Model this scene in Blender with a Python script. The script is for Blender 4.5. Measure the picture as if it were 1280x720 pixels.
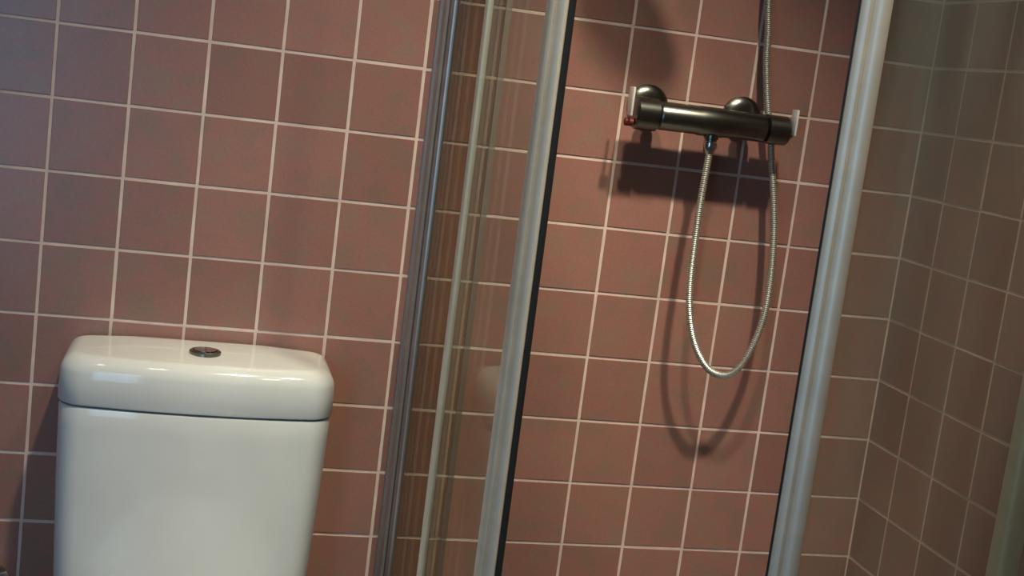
import bpy, bmesh, math, random
from mathutils import Vector, Matrix
for o in list(bpy.data.objects): bpy.data.objects.remove(o)
random.seed(7)
sc = bpy.context.scene
COL = sc.collection
T = 0.1          # tile pitch (m)
ZC = 1.22        # height of the wall joint that is level with the camera
def W(x, y, z): return Vector((x*T, y*T, z*T + ZC))      # tile units -> metres

# ------------------------------------------------------------------ camera
cam_d = bpy.data.cameras.new('camera'); cam = bpy.data.objects.new('camera', cam_d); COL.objects.link(cam)
right = Vector((0.96764708, -0.21891779, 0.12543579))
down = Vector((0.08680291, -0.17795662, -0.98020238))
fwd = Vector((0.23690587, 0.95937815, -0.1531965))
M = Matrix((right, -down, -fwd)).transposed().to_4x4()
M.translation = W(1.9673, -19.1036, 0.0078)
cam.matrix_world = M
cam_d.sensor_width = 36; cam_d.lens = 1667.1/1280*36; cam_d.clip_start = 0.01
sc.camera = cam

# ------------------------------------------------------------------ world, lights, exposure
wd = bpy.data.worlds.new('sky'); sc.world = wd; wd.use_nodes = True
bg = wd.node_tree.nodes['Background']; bg.inputs[0].default_value = (0.45, 0.62, 0.9, 1); bg.inputs[1].default_value = 0.6
def area(name, loc, size, sy, energy, col, direction):
    l = bpy.data.lights.new(name, 'AREA'); l.shape = 'RECTANGLE'; l.size = size; l.size_y = sy; l.energy = energy; l.color = col
    o = bpy.data.objects.new(name, l); COL.objects.link(o); o.location = loc
    o.rotation_euler = Vector(direction).to_track_quat('-Z', 'Z').to_euler(); return o
# daylight entering by the window in the wall behind the camera
area('window_daylight', W(-5.4, -23.9, 0.0), 0.56, 1.3, 9.5, (0.33, 0.64, 1.0), (0, 1, 0))
sc.view_settings.view_transform = 'Standard'; sc.view_settings.look = 'None'
sc.view_settings.exposure = -0.08; sc.view_settings.gamma = 1.0; sc.view_settings.use_curve_mapping = False

# ------------------------------------------------------------------ materials
def mat(name):
    m = bpy.data.materials.new(name); m.use_nodes = True
    n = m.node_tree.nodes; return m, m.node_tree, n['Principled BSDF']
def N(t, kind, **kw):
    n = t.nodes.new(kind)
    for k, v in kw.items():
        if k in n.inputs: n.inputs[k].default_value = v
        else: setattr(n, k, v)
    return n
def ramp(t, src, stops):
    r = t.nodes.new('ShaderNodeValToRGB'); e = r.color_ramp.elements
    e[0].position, e[0].color = stops[0][0], (*stops[0][1], 1); e[1].position, e[1].color = stops[-1][0], (*stops[-1][1], 1)
    for p, c in stops[1:-1]:
        q = e.new(p); q.color = (*c, 1)
    t.links.new(src, r.inputs[0]); return r.outputs[0]

TILE_A, TILE_B, TILE_C = (0.258, 0.152, 0.116), (0.312, 0.144, 0.118), (0.278, 0.160, 0.122)
def tile_material():
    m, t, b = mat('terracotta_glaze')
    tc = N(t, 'ShaderNodeNewGeometry'); oi = N(t, 'ShaderNodeObjectInfo')
    n1 = N(t, 'ShaderNodeTexNoise', Scale=16.0, Detail=4.0, Roughness=0.6); t.links.new(tc.outputs['Position'], n1.inputs['Vector'])
    c1 = ramp(t, n1.outputs['Fac'], [(0.38, TILE_A), (0.5, TILE_B), (0.62, TILE_C)])
    n2 = N(t, 'ShaderNodeTexNoise', Scale=260.0, Detail=3.0, Roughness=0.6); t.links.new(tc.outputs['Position'], n2.inputs['Vector'])
    hs = N(t, 'ShaderNodeHueSaturation')
    mr = N(t, 'ShaderNodeMapRange'); mr.inputs[3].default_value = 0.90; mr.inputs[4].default_value = 1.10
    t.links.new(oi.outputs['Random'], mr.inputs[0])
    mr2 = N(t, 'ShaderNodeMapRange'); mr2.inputs[1].default_value = .3; mr2.inputs[2].default_value = .7; mr2.inputs[3].default_value = 0.93; mr2.inputs[4].default_value = 1.07
    t.links.new(n2.outputs['Fac'], mr2.inputs[0])
    mu = N(t, 'ShaderNodeMath', operation='MULTIPLY'); t.links.new(mr.outputs[0], mu.inputs[0]); t.links.new(mr2.outputs[0], mu.inputs[1])
    t.links.new(mu.outputs[0], hs.inputs['Value']); t.links.new(c1, hs.inputs['Color'])
    t.links.new(hs.outputs[0], b.inputs['Base Color'])
    n3 = N(t, 'ShaderNodeTexNoise', Scale=45.0, Detail=3.0); t.links.new(tc.outputs['Position'], n3.inputs['Vector'])
    bp = N(t, 'ShaderNodeBump', Strength=0.12, Distance=0.002); t.links.new(n3.outputs['Fac'], bp.inputs['Height'])
    t.links.new(bp.outputs[0], b.inputs['Normal'])
    b.inputs['Roughness'].default_value = 0.33; b.inputs['Specular IOR Level'].default_value = 0.6
    return m
def grout_material():
    m, t, b = mat('grout')
    tc = N(t, 'ShaderNodeNewGeometry')
    n1 = N(t, 'ShaderNodeTexNoise', Scale=22.0, Detail=5.0); t.links.new(tc.outputs['Position'], n1.inputs['Vector'])
    c = ramp(t, n1.outputs['Fac'], [(0.3, (0.58, 0.44, 0.38)), (0.7, (0.74, 0.59, 0.52))])
    t.links.new(c, b.inputs['Base Color']); b.inputs['Roughness'].default_value = 0.75
    return m
def far_tile_material():
    m, t, b = mat('tiled_surface')
    tc = N(t, 'ShaderNodeTexCoord'); br = N(t, 'ShaderNodeTexBrick', offset=0.0, Scale=1.0)
    br.inputs['Color1'].default_value = (*TILE_A, 1); br.inputs['Color2'].default_value = (*TILE_B, 1); br.inputs['Mortar'].default_value = (0.7, .55, .47, 1)
    br.inputs['Mortar Size'].default_value = 0.002; br.inputs['Brick Width'].default_value = 0.1; br.inputs['Row Height'].default_value = 0.1
    t.links.new(tc.outputs['UV'], br.inputs['Vector']); t.links.new(br.outputs['Color'], b.inputs['Base Color'])
    b.inputs['Roughness'].default_value = 0.42
    return m
def plain(name, col, rough=0.5, metal=0.0, spec=0.5, noise=None, bump=None):
    m, t, b = mat(name)
    b.inputs['Roughness'].default_value = rough; b.inputs['Metallic'].default_value = metal; b.inputs['Specular IOR Level'].default_value = spec
    g = N(t, 'ShaderNodeNewGeometry'); n = N(t, 'ShaderNodeTexNoise', Scale=noise or 30.0, Detail=3.0); t.links.new(g.outputs['Position'], n.inputs['Vector'])
    t.links.new(ramp(t, n.outputs['Fac'], [(0.3, tuple(c*0.94 for c in col)), (0.7, tuple(min(1, c*1.04) for c in col))]), b.inputs['Base Color'])
    if bump:
        bp = N(t, 'ShaderNodeBump', Strength=bump, Distance=0.001); t.links.new(n.outputs['Fac'], bp.inputs['Height']); t.links.new(bp.outputs[0], b.inputs['Normal'])
    return m
def glass_material(haze=0.05, tint=(0.90, 0.935, 0.90), name='shower_glass', refl=0.2):
    m, t, b = mat(name); t.nodes.remove(b)
    out = [n for n in t.nodes if n.type == 'OUTPUT_MATERIAL'][0]
    tr = N(t, 'ShaderNodeBsdfTransparent'); tr.inputs[0].default_value = (*tint, 1)
    gl = N(t, 'ShaderNodeBsdfGlossy', Roughness=0.03); gl.inputs[0].default_value = (1, 1, 1, 1)
    df = N(t, 'ShaderNodeBsdfDiffuse'); df.inputs[0].default_value = (0.68, 0.64, 0.52, 1)
    g = N(t, 'ShaderNodeNewGeometry'); mp = N(t, 'ShaderNodeMapping'); mp.inputs['Scale'].default_value = (26, 26, 3.0)
    t.links.new(g.outputs['Position'], mp.inputs[0])
    n = N(t, 'ShaderNodeTexNoise', Scale=1.0, Detail=4.0); t.links.new(mp.outputs[0], n.inputs['Vector'])
    mr = N(t, 'ShaderNodeMapRange'); mr.inputs[1].default_value = .3; mr.inputs[2].default_value = .7; mr.inputs[3].default_value = haze*0.5; mr.inputs[4].default_value = haze*1.5
    t.links.new(n.outputs['Fac'], mr.inputs[0])
    m1 = N(t, 'ShaderNodeMixShader'); t.links.new(mr.outputs[0], m1.inputs[0]); t.links.new(tr.outputs[0], m1.inputs[1]); t.links.new(df.outputs[0], m1.inputs[2])
    fr0 = N(t, 'ShaderNodeFresnel', IOR=1.5); fr = N(t, 'ShaderNodeMath', operation='MULTIPLY'); fr.inputs[1].default_value = refl; t.links.new(fr0.outputs[0], fr.inputs[0])
    m2 = N(t, 'ShaderNodeMixShader'); t.links.new(fr.outputs[0], m2.inputs[0]); t.links.new(m1.outputs[0], m2.inputs[1]); t.links.new(gl.outputs[0], m2.inputs[2])
    t.links.new(m2.outputs[0], out.inputs[0]); return m
TILE = tile_material(); GROUT = grout_material(); FAR = far_tile_material()
PORC = plain('white_porcelain', (0.68, 0.69, 0.68), 0.09, spec=0.5, noise=8, bump=None)
CHROME = plain('chrome', (0.62, 0.63, 0.64), 0.12, 1.0)
CHROME_W = plain('worn_chrome', (0.21, 0.21, 0.19), 0.26, 1.0, noise=60)
ALU = plain('satin_aluminium', (0.70, 0.64, 0.53), 0.46, 0.38, noise=40)
ALU_D = plain('dull_aluminium', (0.40, 0.37, 0.36), 0.34, 0.7, noise=40)
LEVER = plain('bright_satin_metal', (0.80, 0.79, 0.74), 0.3, 0.3)
CLEARSEAL = plain('grey_plastic', (0.16, 0.13, 0.10), 0.5)
BLACK = plain('black_rubber', (0.012, 0.012, 0.013), 0.6)
RED = plain('red_plastic', (0.14, 0.02, 0.015), 0.4)
PAINT = plain('pale_wall_paint', (0.50, 0.49, 0.45), 0.8)
HOSE = plain('hose_metal', (0.55, 0.55, 0.50), 0.38, 0.85)
ACRYL = plain('white_acrylic', (0.75, 0.76, 0.74), 0.2)
GLASS = glass_material(0.006)
GLASS_D = glass_material(0.006, (0.70, 0.70, 0.62), 'tinted_shower_glass')
GLASS_R = glass_material(0.075, (0.92, 0.93, 0.86), 'limescaled_shower_glass', 0.45)
WOOD = plain('white_window_paint', (0.75, 0.75, 0.73), 0.4)
def emission(name, col, s):
    m, t, b = mat(name); b.inputs['Emission Color'].default_value = (*col, 1); b.inputs['Emission Strength'].default_value = s; b.inputs['Base Color'].default_value = (*col, 1); return m
BULB = emission('lamp_glow', (1.0, 0.86, 0.66), 30.0)

# ------------------------------------------------------------------ helpers
def new_obj(name, me, m, parent=None, loc=None):
    o = bpy.data.objects.new(name, me); COL.objects.link(o)
    if m and not me.materials: me.materials.append(m)
    if parent: o.parent = parent
    if loc is not None: o.location = loc
    return o
def obj(name, bm, m, parent=None, smooth=False):
    me = bpy.data.meshes.new(name); bmesh.ops.recalc_face_normals(bm, faces=bm.faces[:]); bm.to_mesh(me); bm.free()
    if smooth:
        for p in me.polygons: p.use_smooth = True
        me.set_sharp_from_angle(angle=math.radians(38))
    o = new_obj(name, me, m)
    if parent:
        o.parent = parent; o.matrix_parent_inverse = Matrix.Translation(-parent.location) if not parent.parent else Matrix.Identity(4)
    return o
def tag(o, label=None, cat=None, group=None, kind=None):
    if label: o['label'] = label
    if cat: o['category'] = cat
    if group: o['group'] = group
    if kind: o['kind'] = kind
    return o
def thing(name, label, cat, loc, group=None):
    o = bpy.data.objects.new(name, None); COL.objects.link(o); o.location = loc; o.empty_display_size = 0.05
    return tag(o, label, cat, group)
def box(bm, a, b, bev=0.0):
    """box between two corners in metres"""
    a, b = Vector(a), Vector(b); lo = Vector([min(a[i], b[i]) for i in range(3)]); hi = Vector([max(a[i], b[i]) for i in range(3)])
    r = bmesh.ops.create_cube(bm, size=1.0); vs = r['verts']
    for v in vs: v.co = Vector([lo[i] + (v.co[i]+.5)*(hi[i]-lo[i]) for i in range(3)])
    if bev:
        es = list({e for v in vs for e in v.link_edges}); bmesh.ops.bevel(bm, geom=es, offset=bev, segments=2, profile=0.5, affect='EDGES')
    return bm
def tbox(a, b, bev=0.0, bm=None): return box(bm or bmesh.new(), W(*a), W(*b), bev)
def tube(bm, pts, r, seg=12, cap=True):
    """swept tube; r a number or a list of radii"""
    pts = [Vector(p) for p in pts]; n = len(pts); rs = r if isinstance(r, (list, tuple)) else [r]*n
    rings = []; up = None
    for i, p in enumerate(pts):
        d = (pts[min(i+1, n-1)] - pts[max(i-1, 0)])
        if d.length < 1e-9: d = pts[-1]-pts[0]
        d.normalize()
        if up is None:
            up = Vector((0, 0, 1)) if abs(d.z) < 0.9 else Vector((1, 0, 0))
        u = (up - d*up.dot(d)).normalized(); v = d.cross(u); up = u
        rings.append([bm.verts.new(p + (u*math.cos(a) + v*math.sin(a))*rs[i]) for a in [2*math.pi*k/seg for k in range(seg)]])
    for a, b in zip(rings, rings[1:]):
        for k in range(seg): bm.faces.new((a[k], a[(k+1) % seg], b[(k+1) % seg], b[k]))
    if cap: bm.faces.new(rings[0][::-1]); bm.faces.new(rings[-1])
    return bm
def extrude_z(poly, z0, z1, bm=None):
    """polygon of (x, y) in metres extruded between two heights (m)"""
    bm = bm or bmesh.new(); a = [bm.verts.new((x, y, z0)) for x, y in poly]; b = [bm.verts.new((x, y, z1)) for x, y in poly]; n = len(poly)
    for i in range(n): bm.faces.new((a[i], a[(i+1) % n], b[(i+1) % n], b[i]))
    bm.faces.new(a[::-1]); bm.faces.new(b); return bm
def loft(rings, cap=True, bm=None):
    bm = bm or bmesh.new(); R = [[bm.verts.new(p) for p in r] for r in rings]; n = len(R[0])
    for a, b in zip(R, R[1:]):
        for k in range(n): bm.faces.new((a[k], a[(k+1) % n], b[(k+1) % n], b[k]))
    if cap: bm.faces.new(R[0][::-1]); bm.faces.new(R[-1])
    return bm
def spline(P, n=12):
    """Catmull-Rom through points"""
    P = [Vector(p) for p in P]; out = []
    for i in range(len(P)-1):
        p0, p1, p2, p3 = P[max(i-1, 0)], P[i], P[i+1], P[min(i+2, len(P)-1)]
        for k in range(n):
            t = k/n; out.append(0.5*((2*p1) + (p2-p0)*t + (2*p0-5*p1+4*p2-p3)*t*t + (3*p1-p0-3*p2+p3)*t**3))
    out.append(P[-1]); return out

# ------------------------------------------------------------------ room shell (tile units)
XL, XR, YF, ZF, ZT = -9.0, 12.936, -24.0, -12.2, 12.2
G = 0.0023/T                       # half joint in tile units
def uv_plane_box(name, a, b, m, axes):
    o = obj(name, tbox(a, b), m); me = o.data; uv = me.uv_layers.new(name='UVMap')
    for l in me.loops:
        co = me.vertices[l.vertex_index].co; uv.data[l.index].uv = (co[axes[0]], co[axes[1]] - (ZC if axes[1] == 2 else 0))
    tag(o, kind='structure'); return o
wall_back = tag(obj('wall_back', tbox((XL-1, 0.006, ZF), (XR+1, 1, ZT)), GROUT), kind='structure')
wall_right = tag(obj('wall_right', tbox((XR+0.006, 0.006, ZF), (XR+1, YF-1, ZT)), GROUT), kind='structure')
uv_plane_box('wall_left', (XL-1, 0.016, ZF), (XL, YF-1, ZT), PAINT, (1, 2))
uv_plane_box('floor', (XL-1, 1, ZF-0.5), (XR+1, YF-1, ZF), FAR, (0, 1))
tag(obj('ceiling', tbox((XL-1, 1, ZT), (XR+1, YF-1, ZT+0.5)), PAINT), kind='structure')
# wall behind the camera, with the window opening
WX0, WX1, WZ0, WZ1 = -8.6, -2.2, -7.0, 7.0
bmf = tbox((XL-1, YF-1, ZF), (WX0, YF, ZT)); tbox((WX1, YF-1, ZF), (XR+1, YF, ZT), bm=bmf); tbox((WX0, YF-1, ZF), (WX1, YF, WZ0), bm=bmf); tbox((WX0, YF-1, WZ1), (WX1, YF, ZT), bm=bmf)
fo = obj('wall_front', bmf, PAINT); uvl = fo.data.uv_layers.new(name='UVMap'); tag(fo, kind='structure')
for l in fo.data.loops:
    co = fo.data.vertices[l.vertex_index].co; uvl.data[l.index].uv = (co.x, co.z-ZC)
bw = bmesh.new()
for a, b in (((WX0, YF-.7, WZ0), (WX0+.4, YF-.2, WZ1)), ((WX1-.4, YF-.7, WZ0), (WX1, YF-.2, WZ1)), ((WX0, YF-.7, WZ0), (WX1, YF-.2, WZ0+.4)), ((WX0, YF-.7, WZ1-.4), (WX1, YF-.2, WZ1)), (((WX0+WX1)/2-.2, YF-.7, WZ0), ((WX0+WX1)/2+.2, YF-.2, WZ1))):
    tbox(a, b, 0.004, bw)
win = tag(obj('window_1', bw, WOOD), kind='structure')
obj('pane', tbox((WX0+.3, YF-.48, WZ0+.3), (WX1-.3, YF-.42, WZ1-.3)), GLASS, win)

def tile_mesh(w, h, axis):
    """bevelled tile, centred; axis 'y' faces -Y (w along X, h along Z), axis 'x' faces -X (w along Y)"""
    t, bv = 0.0005, 0.0004; w, h = w*T/2, h*T/2
    bm = bmesh.new(); rings = []
    for d, s in ((0.006, 0), (-t + bv, 0), (-t, bv)):
        pts = []
        for sx, sz in ((-1, -1), (1, -1), (1, 1), (-1, 1)):
            u, v = sx*(w-s), sz*(h-s)
            pts.append((u, d, v) if axis == 'y' else (d, -u, v))
        rings.append(pts)
    loft(rings, True, bm); bmesh.ops.recalc_face_normals(bm, faces=bm.faces[:])
    return bm
def mesh_of(bm, name):
    me = bpy.data.meshes.new(name); bm.to_mesh(me); bm.free(); me.materials.append(TILE); return me
def lay(wall, axis, cols, rows, seen):
    """cols/rows lists of (from, to) cells; seen(c, r) -> own object; the rest joined into one part"""
    cache = {}; rest = bmesh.new()
    for (c0, c1) in cols:
        for (r0, r1) in rows:
            w, h = c1-c0-2*G, r1-r0-2*G
            if w < .05 or h < .05: continue
            cc, rc = (c0+c1)/2, (r0+r1)/2
            loc = W(cc, 0, rc) if axis == 'y' else W(XR, -cc, rc)
            if seen(cc, rc):
                key = (round(w, 3), round(h, 3))
                if key not in cache: cache[key] = mesh_of(tile_mesh(w, h, axis), 'tile')
                o = bpy.data.objects.new('tile', cache[key]); COL.objects.link(o); o.parent = wall
                j = random.uniform
                o.location = loc + (Vector((j(-.0002, .0002), j(-.0003, .0003), j(-.0002, .0002))) if axis == 'y' else Vector((j(-.0003, .0003), j(-.0002, .0002), j(-.0002, .0002))))
                o.rotation_euler = (j(-.004, .004), j(-.004, .004)*(1 if axis == 'y' else .5), j(-.004, .004)) 
            else:
                b2 = tile_mesh(w, h, axis); m2 = bpy.data.meshes.new('t'); b2.transform(Matrix.Translation(loc)); b2.to_mesh(m2); b2.free(); rest.from_mesh(m2); bpy.data.meshes.remove(m2)
    s = obj('tile_field', rest, TILE); s.parent = wall; tag(s, kind='stuff')
cut = lambda a, b, off=0.0: [(max(a, off+k), min(b, off+k+1)) for k in range(math.floor(a-off)-1, math.ceil(b-off)+1) if min(b, off+k+1)-max(a, off+k) > 0.06]
lay(wall_back, 'y', cut(XL, XR), cut(ZF, ZT), lambda c, r: c > -1.0 and -9.0 < r < 3.0)
lay(wall_right, 'x', cut(0.0, -YF, 0.971-1), cut(ZF, ZT), lambda c, r: c < 6.0 and -9.0 < r < 3.0)

# ------------------------------------------------------------------ ceiling lamps
def ceiling_spot(x, y, energy, radius, label, aim, cone):
    z = ZT; t = thing('ceiling_spotlight', label, 'ceiling light', W(x, y, z), 'ceiling spotlights')
    bm = bmesh.new(); prof = [(0.050, 0.0), (0.052, -0.004), (0.048, -0.010), (0.038, -0.012), (0.034, -0.006)]
    rings = [[W(x, y, z) + Vector((r*math.cos(a), r*math.sin(a), h)) for a in [2*math.pi*k/32 for k in range(32)]] for r, h in prof]
    obj('trim_ring', loft(rings, False, bm), CHROME, t, True)
    bm = bmesh.new(); rings = [[W(x, y, z) + Vector((r*math.cos(a), r*math.sin(a), h)) for a in [2*math.pi*k/24 for k in range(24)]] for r, h in [(0.034, -0.005), (0.025, -0.008), (0.010, -0.010)]]
    obj('bulb_face', loft(rings, True, bm), BULB, t, True)
    l = bpy.data.lights.new('spot_lamp', 'SPOT'); l.shadow_soft_size = radius; l.energy = energy; l.color = (1.0, 0.89, 0.68); l.spot_size = math.radians(cone); l.spot_blend = 1.0
    o = bpy.data.objects.new('spot_lamp', l); COL.objects.link(o); o.location = (0, 0, -0.03); o.parent = t; o.rotation_euler = (W(*aim)-W(x, y, z)).to_track_quat('-Z', 'Z').to_euler()
ceiling_spot(8.5, -9.4, 112.0, 0.04, 'round ceiling spotlight above the shower entrance', (7.4, 0, -9.5), 54)
ceiling_spot(4.7, -9.2, 90.0, 0.04, 'round ceiling spotlight beside the shower side panel', (4.4, 0, -9.8), 56)
ceiling_spot(7.8, -15.0, 30.0, 0.04, 'added round ceiling spotlight that warms the enclosure posts', (7.9, -8, 0), 42)  # unseen lamp, added to brighten and warm the aluminium posts
ceiling_spot(0.0, -8.5, 4.0, 0.03, 'round ceiling spotlight in front of the toilet cistern', (1.5, -2, -6), 90)
ceiling_spot(-3.9, -8.5, 2.5, 0.03, 'round ceiling spotlight nearest the left wall', (-2, -2, -8), 90)

# ------------------------------------------------------------------ toilet
def rrect(cx, hw, y0, y1, r, bow, z, seg=6, back_r=0.0005):
    """plan outline (metres): back edge at y1, front at y0 (more negative) bowed outwards"""
    pts = []
    front = lambda x: y0 - bow*(1-((x-cx)/hw)**2)
    def arc(px, py, a0, a1, rr):
        return [(px+rr*math.cos(math.radians(a0+(a1-a0)*k/seg)), py+rr*math.sin(math.radians(a0+(a1-a0)*k/seg))) for k in range(seg+1)]
    pts += arc(cx-hw+r, y0+r, 180, 270, r)
    for k in range(1, 12):
        x = cx-hw+r + (2*hw-2*r)*k/12; pts.append((x, None))
    pts += arc(cx+hw-r, y0+r, 270, 360, r)
    pts += arc(cx+hw-back_r, y1-back_r, 0, 90, back_r); pts += arc(cx-hw+back_r, y1-back_r, 90, 180, back_r)
    out = []
    for x, y in pts:
        if y is None: y = y0
        f = max(0.0, min(1.0, (y1-y)/(y1-y0))); out.append(Vector((x, y - bow*(1-((x-cx)/hw)**2)*f, z)))
    return out
toilet = thing('toilet', 'white porcelain close-coupled toilet with slab-lidded cistern against brown tiled wall', 'toilet', Vector((0.2265, -0.02, ZF*T+ZC)))
CX = 0.2268; zl = lambda z: z*T+ZC
Y1 = -0.004
rings = []
for z, hw, fy in ((-8.25, .156, .122), (-8.1, .166, .130), (-7.6, .1695, .134), (-7.0, .1722, .136), (-6.0, .1765, .139), (-5.2, .1790, .1405), (-4.93, .1795, .141), (-4.895, .1785, .140)):
    rings.append(rrect(CX, hw, -fy, Y1, .030, .016, zl(z)))
obj('cistern', loft(rings), PORC, toilet, True)
obj('lid_seam', loft([rrect(CX, .1755, -.137, Y1, .028, .016, zl(-4.91)), rrect(CX, .1755, -.137, Y1, .028, .016, zl(-4.85))]), plain('shadow_gap', (0.22, 0.22, 0.20), .8), toilet)  # grey infill: shade of the lid joint put into its colour
rings = []
top = -4.19
prof = [(0.004, -4.868), (0.0012, -4.862), (0, -4.84), (0.0, top-.38)]
for k in range(1, 9):
    a = math.radians(90*k/8); prof.append((0.024*(1-math.cos(a)), top-.30+0.27*math.sin(a)))
prof += [(0.06, top-.012), (0.085, top)]
for ins, z in prof:
    rings.append(rrect(CX, .1815-ins*1.0, -.1425+ins*.9, Y1-min(ins*.2, .004), max(.032-ins*.3, .012), .016, zl(z), back_r=0.001+min(ins*.6, .012)))
obj('cistern_lid', loft(rings), PORC, toilet, True)
# flush button
bx, by = 0.2265+0.004, -0.083
disc = lambda cx, cy, r, z, n=32: [Vector((cx+r*math.cos(2*math.pi*k/n), cy+r*math.sin(2*math.pi*k/n), z)) for k in range(n)]
fb = obj('flush_button', loft([disc(bx, by, r, zl(top)+h) for r, h in ((.0215, -.002), (.0215, .003), (.0195, .0045), (.0165, .0045), (.0160, .0030), (.002, .0030))]), CHROME_W, toilet, True)
def half(side):
    bm = bmesh.new(); pts = []
    for k in range(13):
        a = math.radians(-90+180*k/12)*1.0; pts.append((bx+side*(.0008+.0145*math.cos(a)), by+.0145*math.sin(a)))
    if side < 0: pts = pts[::-1]
    return extrude_z(pts, zl(top)+.0025, zl(top)+.0052+(.0006 if side > 0 else 0), bm)
for s in (-1, 1): obj('push_key', half(s), CHROME, fb)
# bowl below the frame
def oval(cy, hw, fl, bl, z, n=40):
    out = []
    for k in range(n):
        a = 2*math.pi*k/n; s, c = math.sin(a), math.cos(a); out.append(Vector((CX+hw*c*(1 if s < 0 else (1-.12*s)), cy+(fl if s < 0 else bl)*s, z)))
    return out
B0 = zl(ZF)
obj('bowl', loft([oval(-.34, .12, .17, .28, B0+.001), oval(-.34, .115, .17, .28, B0+.05), oval(-.35, .11, .17, .27, B0+.16), oval(-.36, .15, .24, .30, B0+.28), oval(-.36, .178, .285, .325, B0+.36), oval(-.36, .18, .29, .335, B0+.393),
      oval(-.38, .13, .22, .18, B0+.393), oval(-.38, .10, .17, .14, B0+.33), oval(-.38, .05, .08, .06, B0+.25)]), PORC, toilet, True)
obj('seat', loft([oval(-.375, .182, .28, .21, B0+.396), oval(-.375, .185, .283, .213, B0+.405), oval(-.375, .182, .28, .21, B0+.412), oval(-.375, .12, .19, .15, B0+.412), oval(-.375, .12, .19, .15, B0+.396)], False), ACRYL, toilet, True)
obj('seat_lid', loft([oval(-.375, .18, .278, .215, B0+.414), oval(-.375, .185, .283, .22, B0+.420), oval(-.375, .18, .278, .215, B0+.430), oval(-.375, .15, .24, .18, B0+.434)]), ACRYL, toilet, True)
obj('coupling', box(bmesh.new(), (CX-.11, -.13, B0+.37), (CX+.11, -.02, B0+.40), .006), PORC, toilet, True)

# ------------------------------------------------------------------ shower tray
SX = 5.2; SY = -8.0; ZTR = ZF+0.6
tray = thing('shower_tray', 'low white square shower tray under the glass enclosure', 'shower tray', W(9, -4, ZF))
bm = bmesh.new()
def sq(x0, y0, x1, y1, z): return [W(x0, y0, z), W(x1, y0, z), W(x1, y1, z), W(x0, y1, z)]
loft([sq(SX-.3, SY-.3, XR-.03, -.03, ZF), sq(SX-.3, SY-.3, XR-.03, -.03, ZTR-.05), sq(SX-.25, SY-.25, XR-.06, -.06, ZTR), sq(SX+.5, SY+.5, XR-.5, -.5, ZTR), sq(SX+.8, SY+.8, XR-.8, -.8, ZTR-.35)], True, bm)
obj('basin', bm, ACRYL, tray)
obj('drain', loft([disc(.9, -.4, r, zl(ZTR-.35)+h) for r, h in ((.045, 0), (.045, .004), (.04, .006), (.01, .006))]), CHROME, tray, True)

# ------------------------------------------------------------------ shower enclosure
Z0, Z1 = ZTR+.02, 7.4
enc = thing('shower_enclosure', 'corner shower enclosure of clear glass and polished aluminium with sliding doors ajar', 'shower enclosure', W(SX, SY, ZTR))
def prof(name, pts, parent, m=ALU, z0=Z0+.3, z1=Z1-.3, label=None, smooth=True):
    o = obj(name, extrude_z([(x*T, y*T) for x, y in pts], zl(z0), zl(z1)), m, parent, smooth)
    if label: o['label'] = label
    return o
def rounded(x0, x1, y0, y1, front='y', n=10, flat=.25):
    """profile section, back edge at y1, a rounded front at y0 (front 'y') with a step at each side"""
    pts = [(x0, y1)]; w = x1-x0
    pts += [(x0, y0+.10)]
    for k in range(n+1):
        a = math.pi*k/n; pts.append(((x0+x1)/2-(w/2-.02)*math.cos(a), y0+.08-.08*math.sin(a)))
    pts += [(x1, y0+.10), (x1, y1)]
    return pts
# profile on the back wall: channel with a ridge
wp = prof('wall_profile', [(5.10, 0), (5.10, -.12), (5.13, -.12), (5.13, -.26), (5.16, -.30), (5.20, -.30), (5.22, -.27), (5.22, -.36), (5.25, -.41), (5.29, -.42), (5.32, -.40), (5.33, -.36), (5.33, -.10), (5.36, -.10), (5.36, 0)], enc, ALU_D, z0=Z0, z1=Z1, label='aluminium channel fixed to the tiled back wall')
# fixed side panel and its free-edge profile
fp = obj('fixed_side_panel', tbox((5.27, -.2, Z0+.2), (5.33, -3.75, Z1-.2)), GLASS_D, enc)
prof('panel_edge_seal', [(5.265, -3.72), (5.265, -3.77), (5.335, -3.77), (5.335, -3.72)], fp, CLEARSEAL, smooth=False)
# sliding side door
sd = obj('sliding_side_door', tbox((5.13, -3.30, Z0+.2), (5.19, -6.40, Z1-.2)), GLASS, enc)
prof('trailing_edge_strip', [(5.115, -3.27), (5.115, -3.33), (5.13, -3.37), (5.16, -3.385), (5.19, -3.37), (5.205, -3.33), (5.205, -3.27)], sd)
prof('leading_edge_profile', [(5.10, -6.34), (5.10, -6.46), (5.112, -6.50), (5.13, -6.515), (5.148, -6.50), (5.155, -6.49), (5.165, -6.53), (5.19, -6.57), (5.22, -6.59), (5.25, -6.585), (5.268, -6.56), (5.27, -6.34)], sd)
prof('door_seal', [(5.271, -6.40), (5.271, -6.57), (5.30, -6.60), (5.335, -6.57), (5.335, -6.40)], sd, BLACK, smooth=False, label='black magnetic rubber strip')
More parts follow.
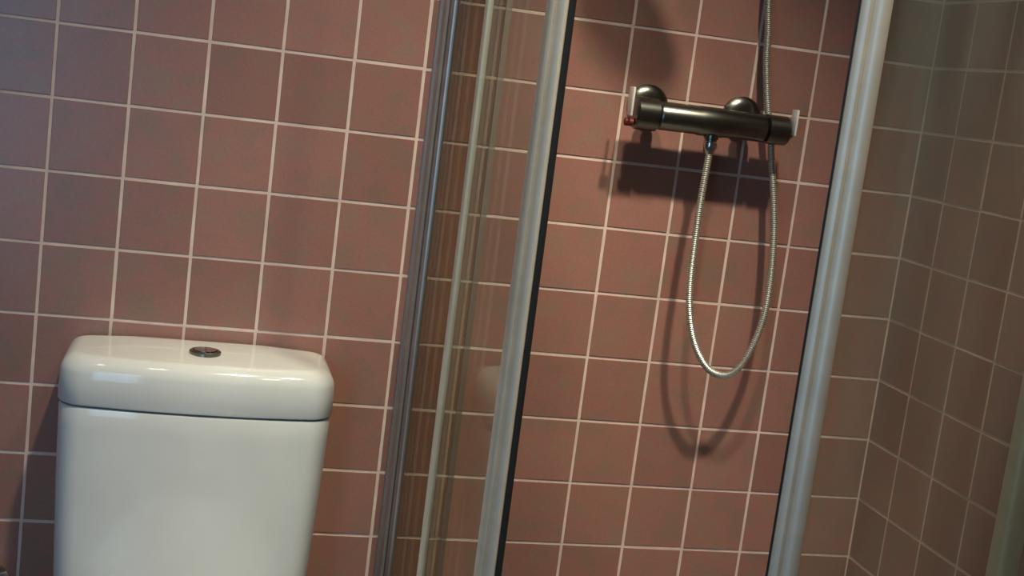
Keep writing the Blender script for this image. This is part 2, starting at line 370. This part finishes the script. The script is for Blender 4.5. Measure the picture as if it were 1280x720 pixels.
# front door and fixed front panel
fd = obj('sliding_front_door', tbox((7.75, -8.01, Z0+.2), (11.55, -7.95, Z1-.2)), GLASS_R, enc)
ff = obj('fixed_front_panel', tbox((10.12, -7.80, Z0+.2), (XR-.2, -7.74, Z1-.2)), GLASS, enc)
prof('leading_edge_profile', [(7.66, -7.84), (7.535, -8.00), (7.53, -8.03), (7.555, -8.07), (7.59, -8.085), (7.62, -8.07), (7.635, -8.05), (7.66, -8.09), (7.71, -8.12), (7.76, -8.12), (7.80, -8.09), (7.825, -8.03), (7.83, -7.90), (7.79, -7.84)], fd)
prof('door_seal', [(7.595, -7.90), (7.512, -8.005), (7.528, -8.012), (7.61, -7.91)], fd, BLACK, smooth=False)
prof('trailing_edge_strip', [(11.5, -7.93), (11.5, -8.06), (11.6, -8.06), (11.6, -7.93)], fd)
prof('panel_edge_profile', [(10.08, -7.68), (10.08, -7.82), (10.11, -7.86), (10.17, -7.88), (10.28, -7.87), (10.33, -7.84), (10.34, -7.80), (10.34, -7.68)], ff)
prof('wall_profile', [(XR, -7.6), (XR-.14, -7.6), (XR-.3, -7.66), (XR-.36, -7.76), (XR-.3, -7.9), (XR-.12, -8.05), (XR, -8.05)], enc, z0=Z0, z1=Z1, label='aluminium channel fixed to the tiled right wall')
def rail(a, b, z0, z1, name): return obj(name, tbox((a[0], a[1], z0), (b[0], b[1], z1), .004), ALU, enc, True)
rail((5.06, -.02), (5.42, SY-.12), Z1-.3, Z1+.12, 'top_rail'); rail((5.42, SY-.18+.36), (XR-.02, SY-.12), Z1-.3, Z1+.12, 'top_rail')
rail((5.06, -.02), (5.42, SY-.12), Z0, Z0+.28, 'bottom_rail'); rail((5.42, SY+.18), (XR-.02, SY-.12), Z0, Z0+.28, 'bottom_rail')

# ------------------------------------------------------------------ thermostatic bar mixer
ZB = -0.235; YB = -0.62; XA, XB = 8.02, 10.36
mix = thing('shower_mixer', 'tarnished chrome bar shower mixer mounted on the brown tiles', 'shower mixer', W(9.15, 0, ZB))
def axis_lathe(x0, prof_, y=YB, z=ZB, n=28):
    """lathe about the X axis; prof_ (x, r) in tile units"""
    return loft([[W(x, y+r*math.cos(2*math.pi*k/n), z+r*math.sin(2*math.pi*k/n)) for k in range(n)] for x, r in prof_])
def wall_lathe(x, z, prof_, n=32):
    return loft([[W(x+r*math.cos(2*math.pi*k/n), y, z+r*math.sin(2*math.pi*k/n)) for k in range(n)] for y, r in prof_])
ZB2 = ZB
obj('body', axis_lathe(0, [(8.34, .16), (8.36, .19), (8.40, .205), (8.95, .205), (9.0, .215), (9.35, .215), (9.40, .205), (9.98, .205), (10.02, .19), (10.04, .16)]), CHROME_W, mix, True)
for i, x in enumerate((8.38, 9.88)):
    r = obj('escutcheon', wall_lathe(x, ZB+.12, [(-.005, .31), (-.06, .31), (-.10, .27), (-.13, .20), (-.14, .12)]), CHROME_W, mix, True)
    obj('inlet_union', wall_lathe(x, ZB+.04, [(-.12, .10), (-.30, .10), (-.30, .155), (-.46, .155), (-.47, .12), (-.55, .12)], 18), CHROME_W, mix, True)
kl = obj('temperature_knob', axis_lathe(0, [(8.34, .17), (8.33, .235), (8.02, .235), (7.99, .21), (7.98, .05)]), CHROME_W, mix, True)
kr = obj('flow_knob', axis_lathe(0, [(10.04, .16), (10.05, .215), (10.36, .215), (10.39, .19), (10.40, .05)]), CHROME_W, mix, True)
def paddle(x, z0, z1, ya, yb):
    bm = tbox((x-.017, ya, z0), (x+.017, yb, z1), .0010); return bm
obj('lever', paddle(7.90, ZB-.05, ZB+.36, YB-.20, YB+.02), LEVER, kl, True)
obj('temperature_mark', axis_lathe(0, [(7.97, .02), (7.97, .06), (7.86, .06), (7.85, .04)], z=ZB-.14, y=YB-.06, n=14), RED, kl, True)
obj('lever', paddle(10.45, ZB-.05, ZB+.33, YB-.18, YB+.02), LEVER, kr, True)
obj('knob_stem', axis_lathe(0, [(10.36, .10), (10.46, .10), (10.47, .08)], n=16), CHROME_W, kr, True)
XO = 9.22
def zl_lathe(x, y, pr, n=18): return loft([[W(x+r*math.cos(2*math.pi*k/n), y+r*math.sin(2*math.pi*k/n), z) for k in range(n)] for z, r in pr])
obj('outlet', zl_lathe(XO, YB, [(ZB-.15, .11), (ZB-.24, .11), (ZB-.25, .09), (ZB-.28, .09)]), CHROME_W, mix, True)

# ------------------------------------------------------------------ hose
HO = [(9.225, -.62, -.52), (9.217, -0.64, -0.788), (9.182, -0.68, -1.379), (9.172, -0.72, -1.97), (9.178, -0.75, -2.565), (9.232, -0.77, -3.04), (9.356, -0.78, -3.455), (9.526, -0.79, -3.746), (9.716, -0.8, -3.914),
      (9.962, -0.78, -3.95), (10.171, -0.75, -3.805), (10.356, -0.7, -3.455), (10.481, -0.64, -3.023), (10.52, -0.58, -2.474), (10.506, -0.5, -1.873), (10.441, -0.42, -1.279), (10.345, -0.34, -0.692), (10.28, -0.29, -0.282),
      (10.18, -0.25, 0.126), (10.077, -0.22, 0.713), (10.024, -0.22, 1.179), (9.945, -0.24, 1.696), (9.90, -.32, 2.6), (9.9, -.45, 3.5), (9.9, -.62, 4.1)]
hs = thing('shower_hose', 'flexible ribbed metal hose looping down from the mixer and up behind it', 'shower hose', W(XO, YB, -.5))
P = spline([W(*p) for p in HO], 24)
L = [0.0]
for a, b in zip(P, P[1:]): L.append(L[-1]+(b-a).length)
# resample for the rib relief
step = 0.0015; Q = []; k = 0; s = 0.0
while s < L[-1]:
    while L[k+1] < s: k += 1
    Q.append(P[k].lerp(P[k+1], (s-L[k])/(L[k+1]-L[k]))); s += step
bm = bmesh.new(); tube(bm, Q, [0.0052+0.0006*(1 if i % 2 else -1) for i in range(len(Q))], 10)
obj('hose_tube', bm, HOSE, hs, True)
obj('hose_nut', zl_lathe(XO, YB, [(-.522, .075), (-.525, .10), (-.58, .11), (-.66, .085), (-.72, .062)]), CHROME, hs, True)

# hand shower in its wall holder, just above the frame
ho = thing('hand_shower_holder', 'chrome wall bracket above the mixer holding the hand shower', 'shower holder', W(9.9, 0, 4.6))
obj('rosette', wall_lathe(9.9, 4.6, [(-.005, .25), (-.08, .25), (-.14, .14)]), CHROME, ho, True)
obj('arm', tube(bmesh.new(), [W(9.9, -.12, 4.6), W(9.9, -.46, 4.6)], .011, 16), CHROME, ho, True)
hh = thing('hand_shower', 'chrome hand shower with round head above the mixer', 'hand shower', W(9.9, -.62, 4.3))
HP = [W(9.9, -.62, 4.12), W(9.83, -.72, 4.5), W(9.5, -1.2, 4.7), W(8.95, -1.9, 4.6), W(8.4, -2.5, 4.42)]
obj('handle', tube(bmesh.new(), spline(HP, 8), [.009+.004*math.sin(math.pi*min(1, i/28)) for i in range(33)], 16), CHROME, hh, True)
ax = Vector((-.39, -.42, -.82)).normalized(); c0 = W(8.13, -2.75, 4.22); u = ax.orthogonal().normalized(); v = ax.cross(u)
obj('spray_head', loft([[c0+ax*d+(u*math.cos(2*math.pi*k/32)+v*math.sin(2*math.pi*k/32))*r for k in range(32)] for d, r in ((-.026, .012), (-.016, .034), (0, .062), (.008, .066), (.014, .062), (.014, .01))]), CHROME, hh, True)

# ------------------------------------------------------------------ water stop valve left of the toilet
AX, AZ = -.36, -7.90
av = thing('angle_valve', 'small chrome stop valve on the wall left of the toilet', 'stop valve', W(AX, 0, AZ))
obj('rosette', wall_lathe(AX, AZ, [(-.005, .26), (-.05, .26), (-.10, .12)]), CHROME, av, True)
obj('body', wall_lathe(AX, AZ, [(-.08, .10), (-.45, .10), (-.46, .13), (-.56, .13)], 20), CHROME, av, True)
obj('knob', loft([[W(AX + r*math.cos(2*math.pi*k/24), -.34+r*math.sin(2*math.pi*k/24), AZ+h) for k in range(24)] for h, r in ((.08, .08), (.13, .08), (.14, .16), (.28, .165), (.31, .13), (.315, .02))]), CHROME, av, True)
obj('supply_tube', tube(bmesh.new(), spline([W(AX, -.50, AZ-.08), W(AX+.02, -.52, AZ-.7), W(AX+.04, -.3, AZ-2.2), W(AX+.04, -.08, AZ-3.0)], 10), .0045, 12), HOSE, av, True)
